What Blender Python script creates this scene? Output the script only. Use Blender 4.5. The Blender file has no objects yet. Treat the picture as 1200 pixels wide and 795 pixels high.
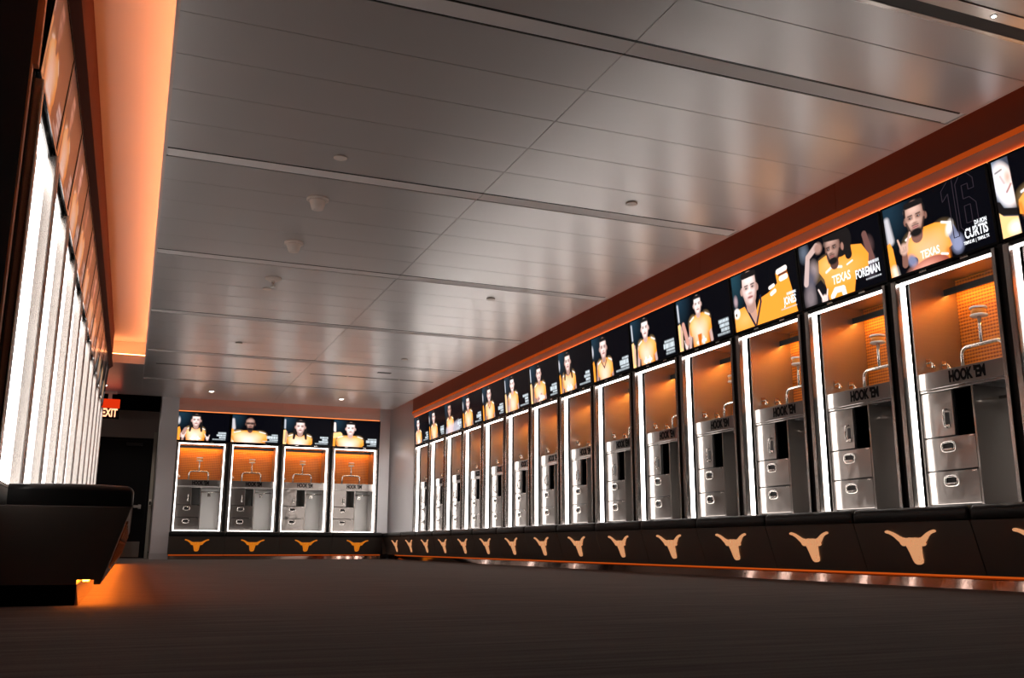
import bpy, bmesh, math, random
import numpy as np
from mathutils import Matrix, Vector

# ------------------------------------------------------------------ camera
sc = bpy.context.scene
C = sc.collection
PI = math.pi
EYE = 0.228
yaw, pitch, roll, F = 0.3783085, 0.2170616, 0.0030101, 1103.172
fw = Vector((math.sin(yaw) * math.cos(pitch), math.cos(yaw) * math.cos(pitch), math.sin(pitch)))
rt = Vector((math.cos(yaw), -math.sin(yaw), 0))
up = rt.cross(fw)
r2 = math.cos(roll) * rt + math.sin(roll) * up
u2 = -math.sin(roll) * rt + math.cos(roll) * up
cam_data = bpy.data.cameras.new('camera')
cam_data.sensor_width = 36
cam_data.lens = F / 1200 * 36
cam_data.clip_start = 0.02
cam = bpy.data.objects.new('camera', cam_data)
cam.matrix_world = Matrix(((r2.x, u2.x, -fw.x, 0), (r2.y, u2.y, -fw.y, 0), (r2.z, u2.z, -fw.z, EYE), (0, 0, 0, 1)))
C.objects.link(cam)
sc.camera = cam
# ------------------------------------------------------------------ world, exposure
world = bpy.data.worlds.new('world')
sc.world = world
world.use_nodes = True
world.node_tree.nodes['Background'].inputs[0].default_value = (0.01, 0.01, 0.012, 1)
world.node_tree.nodes['Background'].inputs[1].default_value = 0.2
sc.view_settings.view_transform = 'Standard'
sc.view_settings.look = 'None'
sc.view_settings.gamma = 1
sc.view_settings.use_curve_mapping = False
sc.view_settings.exposure = 0.0
# strengths of the lamps the room has
S_LED, S_VALANCE, S_COVE_L, S_COVE_R, S_COVE_B = 8.5, 24.0, 24.0, 2.2, 5.0
S_TOE_L, S_TOE_R, S_ACCENT, S_SCREEN, S_DOWN = 65.0, 0.5, 0.36, 1.45, 25.0

# ------------------------------------------------------------------ dimensions (metres)
XR = 4.776          # locker front plane, right wall
YB = 17.556         # locker front plane, back wall
XL = -0.50          # locker front plane, left wall
P = 0.914           # locker pitch
W = 0.783           # opening width
Y14 = 16.686        # far left corner of the farthest right-hand locker
XB0 = 0.681
ZB, ZT = 0.489, 1.998
ZC = 2.743          # ceiling
PL = 0.885
YL0 = 3.86
NL = 11

# ------------------------------------------------------------------ materials
def node_mat(name):
    m = bpy.data.materials.new(name)
    m.use_nodes = True
    nt = m.node_tree
    return m, nt, nt.nodes['Principled BSDF']

def pbr(name, col, rough=0.5, metal=0.0, coat=0.0, spec=None, bump=None, var=None, rvar=None, aniso=None):
    """bump=(scale xyz, strength), var=(scale xyz, amount): streaky or blotchy procedural grain"""
    m, nt, b = node_mat(name)
    b.inputs['Base Color'].default_value = (*col, 1)
    b.inputs['Roughness'].default_value = rough
    b.inputs['Metallic'].default_value = metal
    b.inputs['Coat Weight'].default_value = coat
    b.inputs['Coat Roughness'].default_value = 0.08
    if spec is not None:
        b.inputs['Specular IOR Level'].default_value = spec
    def noise(scale, detail=4):
        tc = nt.nodes.new('ShaderNodeTexCoord')
        mp = nt.nodes.new('ShaderNodeMapping')
        mp.inputs['Scale'].default_value = scale
        nz = nt.nodes.new('ShaderNodeTexNoise')
        nz.inputs['Scale'].default_value = 1.0
        nz.inputs['Detail'].default_value = detail
        nt.links.new(tc.outputs['Object'], mp.inputs['Vector'])
        nt.links.new(mp.outputs['Vector'], nz.inputs['Vector'])
        return nz.outputs['Fac']
    if var:
        f = noise(var[0])
        mx = nt.nodes.new('ShaderNodeMix')
        mx.data_type = 'RGBA'
        a = var[1]
        mx.inputs[6].default_value = (*[c * (1 - a) for c in col], 1)
        mx.inputs[7].default_value = (*[min(1, c * (1 + a)) for c in col], 1)
        nt.links.new(f, mx.inputs[0])
        nt.links.new(mx.outputs[2], b.inputs['Base Color'])
    if rvar:
        f = noise(rvar[0])
        mr = nt.nodes.new('ShaderNodeMapRange')
        mr.inputs[3].default_value = max(0.02, rough - rvar[1])
        mr.inputs[4].default_value = rough + rvar[1]
        nt.links.new(f, mr.inputs[0])
        nt.links.new(mr.outputs[0], b.inputs['Roughness'])
    if bump:
        f = noise(bump[0])
        bp = nt.nodes.new('ShaderNodeBump')
        bp.inputs['Strength'].default_value = bump[1]
        bp.inputs['Distance'].default_value = 0.01
        nt.links.new(f, bp.inputs['Height'])
        nt.links.new(bp.outputs['Normal'], b.inputs['Normal'])
    return m

def lamp_mat(name, col, strength):
    m = bpy.data.materials.new(name)
    m.use_nodes = True
    nt = m.node_tree
    nt.nodes.clear()
    e = nt.nodes.new('ShaderNodeEmission')
    e.inputs[0].default_value = (*col, 1)
    e.inputs[1].default_value = strength
    o = nt.nodes.new('ShaderNodeOutputMaterial')
    nt.links.new(e.outputs[0], o.inputs[0])
    return m

def two_lobe(name, col, r_a, r_b, mix, bump_scale, bump_strength):
    """sheet metal with a sharp and a broad highlight and slight waviness"""
    m, nt, b = node_mat(name)
    o = nt.nodes['Material Output']
    c = nt.nodes.new('ShaderNodeBsdfPrincipled')
    tc = nt.nodes.new('ShaderNodeTexCoord')
    mp = nt.nodes.new('ShaderNodeMapping')
    mp.inputs['Scale'].default_value = bump_scale
    nz = nt.nodes.new('ShaderNodeTexNoise')
    nz.inputs['Scale'].default_value = 1.0
    nz.inputs['Detail'].default_value = 1.0
    bp = nt.nodes.new('ShaderNodeBump')
    bp.inputs['Strength'].default_value = bump_strength
    bp.inputs['Distance'].default_value = 0.02
    nt.links.new(tc.outputs['Object'], mp.inputs['Vector'])
    nt.links.new(mp.outputs['Vector'], nz.inputs['Vector'])
    nt.links.new(nz.outputs['Fac'], bp.inputs['Height'])
    for n, r in ((b, r_a), (c, r_b)):
        n.inputs['Base Color'].default_value = (*col, 1)
        n.inputs['Metallic'].default_value = 1.0
        n.inputs['Roughness'].default_value = r
        nt.links.new(bp.outputs['Normal'], n.inputs['Normal'])
    mx = nt.nodes.new('ShaderNodeMixShader')
    mx.inputs[0].default_value = mix
    nt.links.new(b.outputs[0], mx.inputs[1])
    nt.links.new(c.outputs[0], mx.inputs[2])
    nt.links.new(mx.outputs[0], o.inputs['Surface'])
    return m

M = {}
M['steel'] = two_lobe('brushed_steel', (0.52, 0.48, 0.45), 0.20, 0.45, 0.55, (3, 3, 60), 0.05)
M['post'] = pbr('post_steel', (0.37, 0.345, 0.325), 0.22, 1.0, bump=((260, 260, 3), 0.012))
M['front_steel'] = two_lobe('drawer_steel', (0.30, 0.27, 0.25), 0.10, 0.40, 0.5, (9, 9, 9), 0.10)
M['polished'] = pbr('polished_tube', (0.72, 0.68, 0.64), 0.16, 1.0)
M['bench_steel'] = pbr('dark_bench_steel', (0.22, 0.195, 0.175), 0.42, 0.9, bump=((5, 5, 5), 0.04), rvar=((4, 4, 4), 0.08))
M['toe'] = pbr('mirror_toe_kick', (0.36, 0.24, 0.20), 0.055, 1.0, bump=((5, 5, 5), 0.05))
M['groove'] = pbr('black_groove', (0.006, 0.006, 0.006), 0.6)
M['black'] = pbr('black_lacquer', (0.008, 0.008, 0.009), 0.25, spec=0.3)
M['niche'] = pbr('black_acrylic', (0.006, 0.006, 0.008), 0.10)
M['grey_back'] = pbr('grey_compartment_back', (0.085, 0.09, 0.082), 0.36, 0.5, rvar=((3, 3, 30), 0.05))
M['leather'] = pbr('black_leather', (0.005, 0.0045, 0.0045), 0.40, spec=0.3, bump=((60, 60, 60), 0.08))
M['white_led'] = lamp_mat('white_light_strip', (1.0, 0.93, 0.88), S_LED)
M['valance_led'] = lamp_mat('amber_valance_light', (1.0, 0.47, 0.085), S_VALANCE)
M['cove_l'] = lamp_mat('orange_cove_light_left', (1.0, 0.33, 0.12), S_COVE_L)
M['cove_r'] = lamp_mat('orange_cove_light_right', (1.0, 0.22, 0.05), S_COVE_R)
M['cove_b'] = lamp_mat('orange_cove_light_back', (1.0, 0.26, 0.08), S_COVE_B)
M['toe_l'] = lamp_mat('orange_toe_light_left', (1.0, 0.21, 0.014), S_TOE_L)
M['toe_r'] = lamp_mat('orange_toe_light_right', (1.0, 0.15, 0.015), S_TOE_R)
M['accent'] = lamp_mat('orange_accent_line', (1.0, 0.13, 0.015), S_ACCENT)
M['accent_b'] = lamp_mat('orange_accent_line_back', (1.0, 0.27, 0.07), 1.5)
M['accent_r'] = lamp_mat('orange_edge_light', (1.0, 0.22, 0.05), 2.2)
M['down'] = lamp_mat('downlight_glow', (1.0, 0.86, 0.74), S_DOWN)
M['exit_red'] = lamp_mat('exit_red_glow', (1.0, 0.045, 0.006), 0.75)
M['exit_letter'] = lamp_mat('exit_letter_glow', (1.0, 0.42, 0.22), 2.2)
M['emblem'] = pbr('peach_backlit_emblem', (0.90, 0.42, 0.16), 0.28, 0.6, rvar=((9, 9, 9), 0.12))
M['emblem_plain'] = pbr('copper_emblem', (0.20, 0.15, 0.12), 0.40, 0.9)
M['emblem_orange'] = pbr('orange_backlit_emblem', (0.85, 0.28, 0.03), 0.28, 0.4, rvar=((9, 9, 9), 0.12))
for k_, c_, e_ in (('emblem', (1.0, 0.46, 0.21), 0.62), ('emblem_orange', (1.0, 0.27, 0.015), 0.50)):  # added self-glow stands in for light reflected off the emblems
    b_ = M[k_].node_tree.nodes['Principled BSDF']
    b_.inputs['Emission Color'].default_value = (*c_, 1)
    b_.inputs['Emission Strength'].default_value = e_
M['orange_paint'] = pbr('orange_painted_board', (0.62, 0.17, 0.055), 0.35)
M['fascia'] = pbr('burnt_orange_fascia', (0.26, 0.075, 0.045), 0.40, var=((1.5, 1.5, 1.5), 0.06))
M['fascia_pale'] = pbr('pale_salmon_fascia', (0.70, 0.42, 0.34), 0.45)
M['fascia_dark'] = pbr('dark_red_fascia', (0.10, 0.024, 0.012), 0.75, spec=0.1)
M['orange_collar'] = pbr('orange_stand_collar', (0.90, 0.34, 0.05), 0.35)
M['half_lit_back'] = pbr('half_lit_compartment_back', (0.60, 0.60, 0.59), 0.38, 0.3)  # lighter copy of the lining, strip light painted in for farther right lockers
M['clad'] = pbr('satin_column_cladding', (0.62, 0.60, 0.61), 0.30, 0.45)
M['board'] = pbr('salmon_cornice_board', (0.85, 0.33, 0.20), 0.5)
M['salmon'] = pbr('salmon_end_panel', (0.85, 0.40, 0.24), 0.4)
M['lit_back'] = pbr('lit_compartment_back', (0.80, 0.79, 0.77), 0.45, 0.1)  # lit copies of the linings, reflected strip light painted in for back lockers
M['lit_niche'] = pbr('lit_niche_liner', (0.45, 0.45, 0.43), 0.35, 0.1)
M['cove_paint'] = pbr('white_cove_paint', (0.74, 0.62, 0.56), 0.6)
M['wall_grey'] = pbr('grey_wall_paint', (0.48, 0.46, 0.47), 0.28, spec=0.8, bump=((90, 90, 90), 0.02))
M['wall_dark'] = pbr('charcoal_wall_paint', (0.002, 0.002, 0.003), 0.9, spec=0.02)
M['wall_taupe'] = pbr('taupe_wall_paint', (0.30, 0.26, 0.24), 0.6, bump=((90, 90, 90), 0.02))
M['frame_beige'] = pbr('beige_door_frame', (0.46, 0.43, 0.37), 0.45)
M['door_black'] = pbr('black_door_paint', (0.004, 0.004, 0.005), 0.5, spec=0.15)
M['ceil'] = pbr('pearl_ceiling_panel', (0.57, 0.55, 0.55), 0.32, 0.30, coat=0.9, bump=((1.2, 1.2, 1.2), 0.04), var=((0.35, 0.35, 0.35), 0.05))
M['ceil'].node_tree.nodes['Principled BSDF'].inputs['Coat Roughness'].default_value = 0.29
M['ceil'].node_tree.nodes['Principled BSDF'].inputs['Coat IOR'].default_value = 1.7
M['channel'] = pbr('unlit_linear_diffuser', (0.80, 0.78, 0.78), 0.5)
M['plastic'] = pbr('white_plastic', (0.85, 0.77, 0.71), 0.4)
M['dark_metal'] = pbr('dark_slot_metal', (0.015, 0.014, 0.014), 0.35, 0.4)
M['letter'] = pbr('black_letter', (0.006, 0.005, 0.005), 0.8, spec=0.08)
M['glass_black'] = pbr('screen_bezel', (0.004, 0.004, 0.005), 0.16, spec=0.15)

def perforated():
    m, nt, b = node_mat('perforated_orange_panel')
    tc = nt.nodes.new('ShaderNodeTexCoord')
    sp = nt.nodes.new('ShaderNodeSeparateXYZ')
    nt.links.new(tc.outputs['Object'], sp.inputs[0])
    def mth(op, a, v=None):
        n = nt.nodes.new('ShaderNodeMath')
        n.operation = op
        nt.links.new(a, n.inputs[0])
        if v is not None:
            if isinstance(v, (int, float)):
                n.inputs[1].default_value = v
            else:
                nt.links.new(v, n.inputs[1])
        return n.outputs[0]
    k = 2 * PI / 0.024
    cx = mth('COSINE', mth('MULTIPLY', sp.outputs['X'], k))
    cz = mth('COSINE', mth('MULTIPLY', sp.outputs['Z'], k))
    h = mth('ADD', mth('MULTIPLY', cx, 0.55), cz)
    mr = nt.nodes.new('ShaderNodeMapRange')
    mr.inputs[1].default_value = -1.4
    mr.inputs[2].default_value = 0.5
    nt.links.new(h, mr.inputs[0])
    mx = nt.nodes.new('ShaderNodeMix')
    mx.data_type = 'RGBA'
    mx.inputs[6].default_value = (0.30, 0.055, 0.006, 1)
    mx.inputs[7].default_value = (0.74, 0.23, 0.016, 1)
    nt.links.new(mr.outputs[0], mx.inputs[0])
    nt.links.new(mx.outputs[2], b.inputs['Base Color'])
    bp = nt.nodes.new('ShaderNodeBump')
    bp.inputs['Strength'].default_value = 0.5
    bp.inputs['Distance'].default_value = 0.004
    nt.links.new(mr.outputs[0], bp.inputs['Height'])
    nt.links.new(bp.outputs['Normal'], b.inputs['Normal'])
    b.inputs['Roughness'].default_value = 0.38
    return m
M['orange_back'] = perforated()

def carpet():
    m, nt, b = node_mat('charcoal_carpet')
    tc = nt.nodes.new('ShaderNodeTexCoord')
    def noise(scale, detail):
        mp = nt.nodes.new('ShaderNodeMapping')
        mp.inputs['Scale'].default_value = scale
        nz = nt.nodes.new('ShaderNodeTexNoise')
        nz.inputs['Scale'].default_value = 1
        nz.inputs['Detail'].default_value = detail
        nt.links.new(tc.outputs['Object'], mp.inputs['Vector'])
        nt.links.new(mp.outputs['Vector'], nz.inputs['Vector'])
        return nz.outputs['Fac']
    a = noise((1.6, 26, 1), 6)
    c = noise((160, 260, 1), 2)
    ad = nt.nodes.new('ShaderNodeMath')
    ad.operation = 'MULTIPLY_ADD'
    nt.links.new(a, ad.inputs[0])
    ad.inputs[1].default_value = 0.8
    mu = nt.nodes.new('ShaderNodeMath')
    mu.operation = 'MULTIPLY'
    nt.links.new(c, mu.inputs[0])
    mu.inputs[1].default_value = 0.35
    nt.links.new(mu.outputs[0], ad.inputs[2])
    cr = nt.nodes.new('ShaderNodeValToRGB')
    cr.color_ramp.elements[0].position = 0.36
    cr.color_ramp.elements[0].color = (0.020, 0.0165, 0.015, 1)
    cr.color_ramp.elements[1].position = 0.78
    cr.color_ramp.elements[1].color = (0.135, 0.115, 0.105, 1)
    nt.links.new(ad.outputs[0], cr.inputs[0])
    nt.links.new(cr.outputs[0], b.inputs['Base Color'])
    bp = nt.nodes.new('ShaderNodeBump')
    bp.inputs['Strength'].default_value = 0.35
    bp.inputs['Distance'].default_value = 0.01
    nt.links.new(ad.outputs[0], bp.inputs['Height'])
    nt.links.new(bp.outputs['Normal'], b.inputs['Normal'])
    b.inputs['Roughness'].default_value = 0.9
    b.inputs['Specular IOR Level'].default_value = 0.15
    b.inputs['Sheen Weight'].default_value = 0.25
    b.inputs['Sheen Roughness'].default_value = 0.4
    b.inputs['Sheen Tint'].default_value = (0.6, 0.52, 0.48, 1)
    return m
M['carpet'] = carpet()

def picture_mat(name, strength):
    m, nt, b = node_mat(name)
    at = nt.nodes.new('ShaderNodeAttribute')
    at.attribute_name = 'picture'
    b.inputs['Base Color'].default_value = (0.004, 0.004, 0.005, 1)
    b.inputs['Roughness'].default_value = 0.2
    b.inputs['Specular IOR Level'].default_value = 0.06
    nt.links.new(at.outputs['Color'], b.inputs['Emission Color'])
    b.inputs['Emission Strength'].default_value = strength
    return m
M['picture'] = picture_mat('screen_picture', S_SCREEN)
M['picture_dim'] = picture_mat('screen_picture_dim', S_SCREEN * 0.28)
M['screen_text'] = lamp_mat('screen_lettering', (0.95, 0.97, 1.0), S_SCREEN * 0.9)
M['screen_outline'] = lamp_mat('screen_number_outline', (0.022, 0.016, 0.022), S_SCREEN)
M['jersey_text'] = lamp_mat('screen_jersey_lettering', (1.0, 0.86, 0.75), S_SCREEN)

# ------------------------------------------------------------------ mesh helpers
class MB:
    def __init__(self):
        self.v, self.f, self.s = [], [], []
    def box(self, x0, x1, y0, y1, z0, z1):
        n = len(self.v)
        self.v += [(x0, y0, z0), (x1, y0, z0), (x1, y1, z0), (x0, y1, z0), (x0, y0, z1), (x1, y0, z1), (x1, y1, z1), (x0, y1, z1)]
        for q in ((0, 3, 2, 1), (4, 5, 6, 7), (0, 1, 5, 4), (1, 2, 6, 5), (2, 3, 7, 6), (3, 0, 4, 7)):
            self.f.append([n + i for i in q]); self.s.append(False)
        return self
    def prism(self, pts, a0, a1, axis='x', smooth=False):
        """polygon pts extruded along axis; pts in the other two axes, in order"""
        n, k = len(self.v), len(pts)
        for a in (a0, a1):
            for p, q in pts:
                self.v.append((a, p, q) if axis == 'x' else (p, a, q) if axis == 'y' else (p, q, a))
        for i in range(k):
            j = (i + 1) % k
            self.f.append([n + i, n + j, n + k + j, n + k + i]); self.s.append(smooth)
        self.f.append([n + i for i in range(k)][::-1]); self.s.append(False)
        self.f.append([n + k + i for i in range(k)]); self.s.append(False)
        return self
    def tube(self, path, r, n=10, cap=True):
        path = [Vector(p) for p in path]
        b = len(self.v)
        prev = None
        for i, p in enumerate(path):
            t = (path[min(i + 1, len(path) - 1)] - path[max(i - 1, 0)]).normalized()
            if prev is None:
                prev = t.orthogonal().normalized()
            prev = (prev - t * prev.dot(t)).normalized()
            q = t.cross(prev)
            for k in range(n):
                a = 2 * PI * k / n
                self.v.append(tuple(p + (prev * math.cos(a) + q * math.sin(a)) * r))
        for i in range(len(path) - 1):
            for k in range(n):
                k2 = (k + 1) % n
                self.f.append([b + i * n + k, b + i * n + k2, b + (i + 1) * n + k2, b + (i + 1) * n + k]); self.s.append(True)
        if cap:
            self.f.append([b + k for k in range(n)][::-1]); self.s.append(False)
            e = b + (len(path) - 1) * n
            self.f.append([e + k for k in range(n)]); self.s.append(False)
        return self
    def lathe(self, prof, c=(0, 0, 0), n=24, smooth=True):
        """prof: (radius, z) from bottom to top, about a vertical axis"""
        b = len(self.v)
        for r, z in prof:
            for k in range(n):
                a = 2 * PI * k / n
                self.v.append((c[0] + r * math.cos(a), c[1] + r * math.sin(a), c[2] + z))
        for i in range(len(prof) - 1):
            for k in range(n):
                k2 = (k + 1) % n
                self.f.append([b + i * n + k, b + i * n + k2, b + (i + 1) * n + k2, b + (i + 1) * n + k]); self.s.append(smooth)
        self.f.append([b + k for k in range(n)][::-1]); self.s.append(False)
        e = b + (len(prof) - 1) * n
        self.f.append([e + k for k in range(n)]); self.s.append(False)
        return self
    def mesh(self, name, m, bevel=0.0, seg=2):
        me = bpy.data.meshes.new(name)
        me.from_pydata(self.v, [], self.f)
        me.polygons.foreach_set('use_smooth', self.s)
        bm = bmesh.new()
        bm.from_mesh(me)
        if bevel:
            es = [e for e in bm.edges if len(e.link_faces) == 2 and e.calc_face_angle(0) > 0.6]
            bmesh.ops.bevel(bm, geom=es, offset=bevel, segments=seg, affect='EDGES', profile=0.7)
        bmesh.ops.recalc_face_normals(bm, faces=bm.faces)
        bm.to_mesh(me)
        bm.free()
        me.materials.append(m)
        return me

def put(name, me, parent=None, loc=None, rot=None):
    o = bpy.data.objects.new(name, me)
    C.objects.link(o)
    if parent:
        o.parent = parent
    if loc:
        o.location = loc
    if rot:
        o.rotation_euler = rot
    return o

def build(name, mb, m, parent=None, bevel=0.0, seg=2, loc=None, rot=None):
    return put(name, mb.mesh(name, m, bevel, seg), parent, loc, rot)

def tag(o, label, cat, group=None):
    o['label'] = label
    o['category'] = cat
    if group:
        o['group'] = group
    return o

def thing(name, label, cat, loc=(0, 0, 0), rz=0.0, group=None):
    o = bpy.data.objects.new(name, None)
    o.empty_display_size = 0.1
    C.objects.link(o)
    o.location = loc
    o.rotation_euler = (0, 0, rz)
    return tag(o, label, cat, group)

def struct(o):
    o['kind'] = 'structure'
    return o

def copy_tree(o, parent=None):
    c = o.copy()
    C.objects.link(c)
    if parent:
        c.parent = parent
    for ch in list(o.children):
        copy_tree(ch, c)
    return c

def text_mesh(body, size, m, sx=1.0, extrude=0.0015, align='CENTER', outline=0.0, shear=0.0, bold=0.022):
    cu = bpy.data.curves.new('text', 'FONT')
    cu.body = body
    cu.size = size
    cu.align_x = align
    cu.align_y = 'CENTER'
    cu.shear = shear
    if outline:
        cu.fill_mode = 'NONE'
        cu.bevel_depth = outline
        cu.bevel_resolution = 0
    else:
        cu.extrude = extrude
        cu.offset = size * bold
    cu.resolution_u = 3
    ob = bpy.data.objects.new('text', cu)
    C.objects.link(ob)
    me = bpy.data.meshes.new_from_object(ob)
    bpy.data.objects.remove(ob)
    bpy.data.curves.remove(cu)
    # font plane (x, y) -> wall plane (x, z) facing local -y
    me.transform(Matrix(((sx, 0, 0, 0), (0, 0, -1, 0), (0, 1, 0, 0), (0, 0, 0, 1))))
    me.materials.clear()
    me.materials.append(m)
    return me

ORD = ['first', 'second', 'third', 'fourth', 'fifth', 'sixth', 'seventh', 'eighth', 'ninth', 'tenth', 'eleventh',
       'twelfth', 'thirteenth', 'fourteenth', 'fifteenth', 'sixteenth']

# ------------------------------------------------------------------ the setting
XW0, XW1, Y0, YW = -1.02, 5.32, -3.0, 18.85
fl = struct(build('floor', MB().box(XW0 - .1, XW1 + .1, Y0, YW + .1, -0.08, 0), M['carpet']))
struct(build('wall_right', MB().box(XW1, XW1 + .1, Y0, YW + .1, 0, 3.2), M['wall_grey']))
struct(build('wall_rear', MB().box(XW0 - .1, XW1 + .1, Y0 - .1, Y0, 0, 3.2), M['wall_dark']))
struct(build('wall_left', MB().box(XW0 - .1, XW0, Y0, YW + .1, 0, 3.2), M['wall_taupe']))
struct(build('wall_left_near', MB().box(XW0, -0.414, Y0, 3.10, 0, 3.12), M['wall_dark']))
# back wall around the door opening
DX0, DX1, DZ = -0.70, 0.276, 2.18
wb = MB()
wb.box(XW0, DX0, YW, YW + .1, 0, 3.2)
wb.box(DX1, XW1, YW, YW + .1, 0, 3.2)
wb.box(DX0, DX1, YW, YW + .1, DZ, 3.2)
struct(build('wall_back', wb, M['wall_taupe']))
# partition behind the back lockers with the column at its left end
struct(build('wall_back_column', MB().box(0.34, 0.625, 17.20, 18.10, 0, 3.0), M['clad'], bevel=0.004))
struct(build('wall_back_partition', MB().box(0.625, XW1, 18.06, 18.16, 0, 3.1), M['wall_grey']))
struct(build('baseboard_column', MB().box(0.334, 0.631, 17.19, 18.10, 0, 0.10), M['wall_grey']))
struct(build('baseboard_back', MB().box(DX1 + .06, 0.62, 18.838, 18.85, 0, 0.12), M['wall_dark']))
# black panel painted as the shade above the recessed door lobby
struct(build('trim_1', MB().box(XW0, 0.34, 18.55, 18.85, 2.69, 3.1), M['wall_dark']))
# corner filler between back and right lockers
cp = [(4.256, 17.54), (4.47, 17.54), (4.766, 16.86), (5.3, 16.86), (5.3, 18.06), (4.256, 18.06)]
struct(build('trim_2', MB().prism(cp, 0.0, 2.95, 'z'), M['clad']))

# ceiling: a carrier slab with separate pearl panels hung below it
CX0, CX1, CYE = 0.0, 4.419, 17.19
LE = 14.15      # far end of the left cove
cl = MB()
cl.box(CX0 + .002, CX1 - .013, Y0, CYE - .013, ZC + 0.006, ZC + 0.06)
cl.box(XW0, CX0 + .002, LE + .021, CYE - .013, ZC + 0.006, ZC + 0.06)
ceiling = struct(build('ceiling', cl, M['channel']))
ceil_up = struct(build('ceiling_upper', MB().box(XW0 - .1, XW1 + .1, Y0, YW + .1, 3.10, 3.16), M['cove_paint']))
CH0, CHP, CHW = 3.885, 2.2825, 0.15     # linear channel: first y, pitch, width
GAP = 0.0022
pan_cache = {}
def ceiling_panel(x0, x1, y0, y1):
    key = (round(x1 - x0, 4), round(y1 - y0, 4))
    if key not in pan_cache:
        w, d = key
        pan_cache[key] = MB().box(0, w, 0, d, 0, 0.006).mesh('ceiling_panel', M['ceil'], 0.001, 1)
    return put('ceiling_panel', pan_cache[key], ceiling, (x0, y0, ZC))
XM = 2.19
cols = [(CX0 + GAP, XM - GAP), (XM + GAP, CX1 - GAP)]
ylo = CH0 - CHP
chan_y = [CH0 + CHP * k for k in range(-2, 5)]
for k in range(-2, 5):
    a = CH0 + CHP * k + CHW / 2
    b = min(CH0 + CHP * (k + 1) - CHW / 2, 99)
    n = 5
    for i in range(n):
        p0 = a + (b - a) * i / n
        p1 = a + (b - a) * (i + 1) / n
        if p1 < -0.6:
            continue
        for c0, c1 in cols:
            ceiling_panel(c0, c1, p0 + GAP, p1 - GAP)
a = CH0 + CHP * 5 + CHW / 2
for i in range(4):
    p0, p1 = a + (CYE - a) * i / 4, a + (CYE - a) * (i + 1) / 4
    for c0, c1 in cols:
        ceiling_panel(c0, c1, p0 + GAP, p1 - GAP)
for p0, p1 in ((LE + .004, 15.16), (15.16, 16.17), (16.17, CYE)):
    ceiling_panel(XW0 + .01, CX0 - GAP, p0 + GAP, p1 - GAP)
# linear flush fixtures between the bays, switched off
chan_frame = MB().box(0, 4.34, -CHW / 2, -CHW / 2 + 0.012, -0.002, 0.006).box(0, 4.34, CHW / 2 - 0.012, CHW / 2, 0.004, 0.006).mesh('frame', M['dark_metal'])
chan_diff = MB().box(0, 2.165, -CHW / 2 + 0.012, CHW / 2 - 0.014, -0.001, 0.006).mesh('diffuser', M['channel'], 0.002, 1)
names = ['nearest', 'second', 'third', 'fourth', 'fifth']
for k in range(0, 6):
    y = CH0 + CHP * k
    nm = ['nearest of the six', 'second of the six from the camera', 'third of the six from the camera', 'fourth of the six from the camera',
          'fifth of the six from the camera', 'farthest of the six'][k]
    t = thing('linear_ceiling_light', 'long unlit pale strip fixture in grey ceiling, ' + nm, 'ceiling light', (0.025, y, ZC), group='unlit strip fixtures across the ceiling')
    put('frame', chan_frame, t)
    put('diffuser', chan_diff, t, (0.004, 0, 0))
    put('diffuser', chan_diff, t, (2.173, 0, 0))

# edge upstands of the ceiling (the lip that hides the cove lamps)
UP = ZC + 0.125
struct(build('trim_3', MB().box(CX0, CX0 + .02, Y0, LE, ZC - 0.002, UP).box(XW0, CX0 + .02, LE, LE + .02, ZC - 0.002, UP), M['cove_paint']))
struct(build('trim_4', MB().box(CX1 - .012, CX1, Y0, CYE, ZC - 0.002, UP), M['ceil']))
struct(build('trim_5', MB().box(0.34, CX1, CYE - .012, CYE, ZC - 0.002, UP), M['ceil']))
# ledges the lamps lie on, pocket backs
struct(build('trim_6', MB().box(CX0 + .02, CX0 + .25, Y0, LE + .25, UP - .02, UP).box(XW0, CX0 + .02, LE + .02, LE + .25, UP - .02, UP), M['cove_paint']))
struct(build('trim_7', MB().box(CX0 + .25, CX0 + .27, Y0, LE + .27, UP - .02, 3.1).box(XW0, CX0 + .25, LE + .25, LE + .27, UP - .02, 3.1), M['cove_paint']))
struct(build('trim_8', MB().box(CX1 - .25, CX1 - .23, Y0, CYE, UP - .02, 3.1).box(CX1 - .25, CX1 - .012, Y0, CYE, UP - .02, UP)
             .box(0.34, CX1 - .23, CYE - .25, CYE - .23, UP - .02, 3.1).box(0.34, CX1 - .012, CYE - .25, CYE - .012, UP - .02, UP), M['cove_paint']))
# cove lamps: flat strips lying on the ledges
def cove(name, label, boxes, m):
    t = thing(name, label, 'cove light', (0, 0, 0))
    for bx in boxes:
        build('light_strip', MB().box(*bx), m, t)
    return t
cove('cove_light', 'orange glowing strip on the lip of the left ceiling cove', [(0.03, 0.055, 0.4, LE + .05, UP, UP + .012), (XW0 + .3, 0.055, LE + .03, LE + .055, UP, UP + .012)], M['cove_l'])
cove('cove_light', 'orange strip hidden above ceiling edge along the right wall', [(CX1 - .06, CX1 - .035, 1.5, CYE - .1, UP, UP + .012)], M['cove_r'])
cove('cove_light', 'orange strip hidden above ceiling edge before the back screens', [(0.66, 4.2, CYE - .06, CYE - .035, UP, UP + .012)], M['cove_b'])

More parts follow.
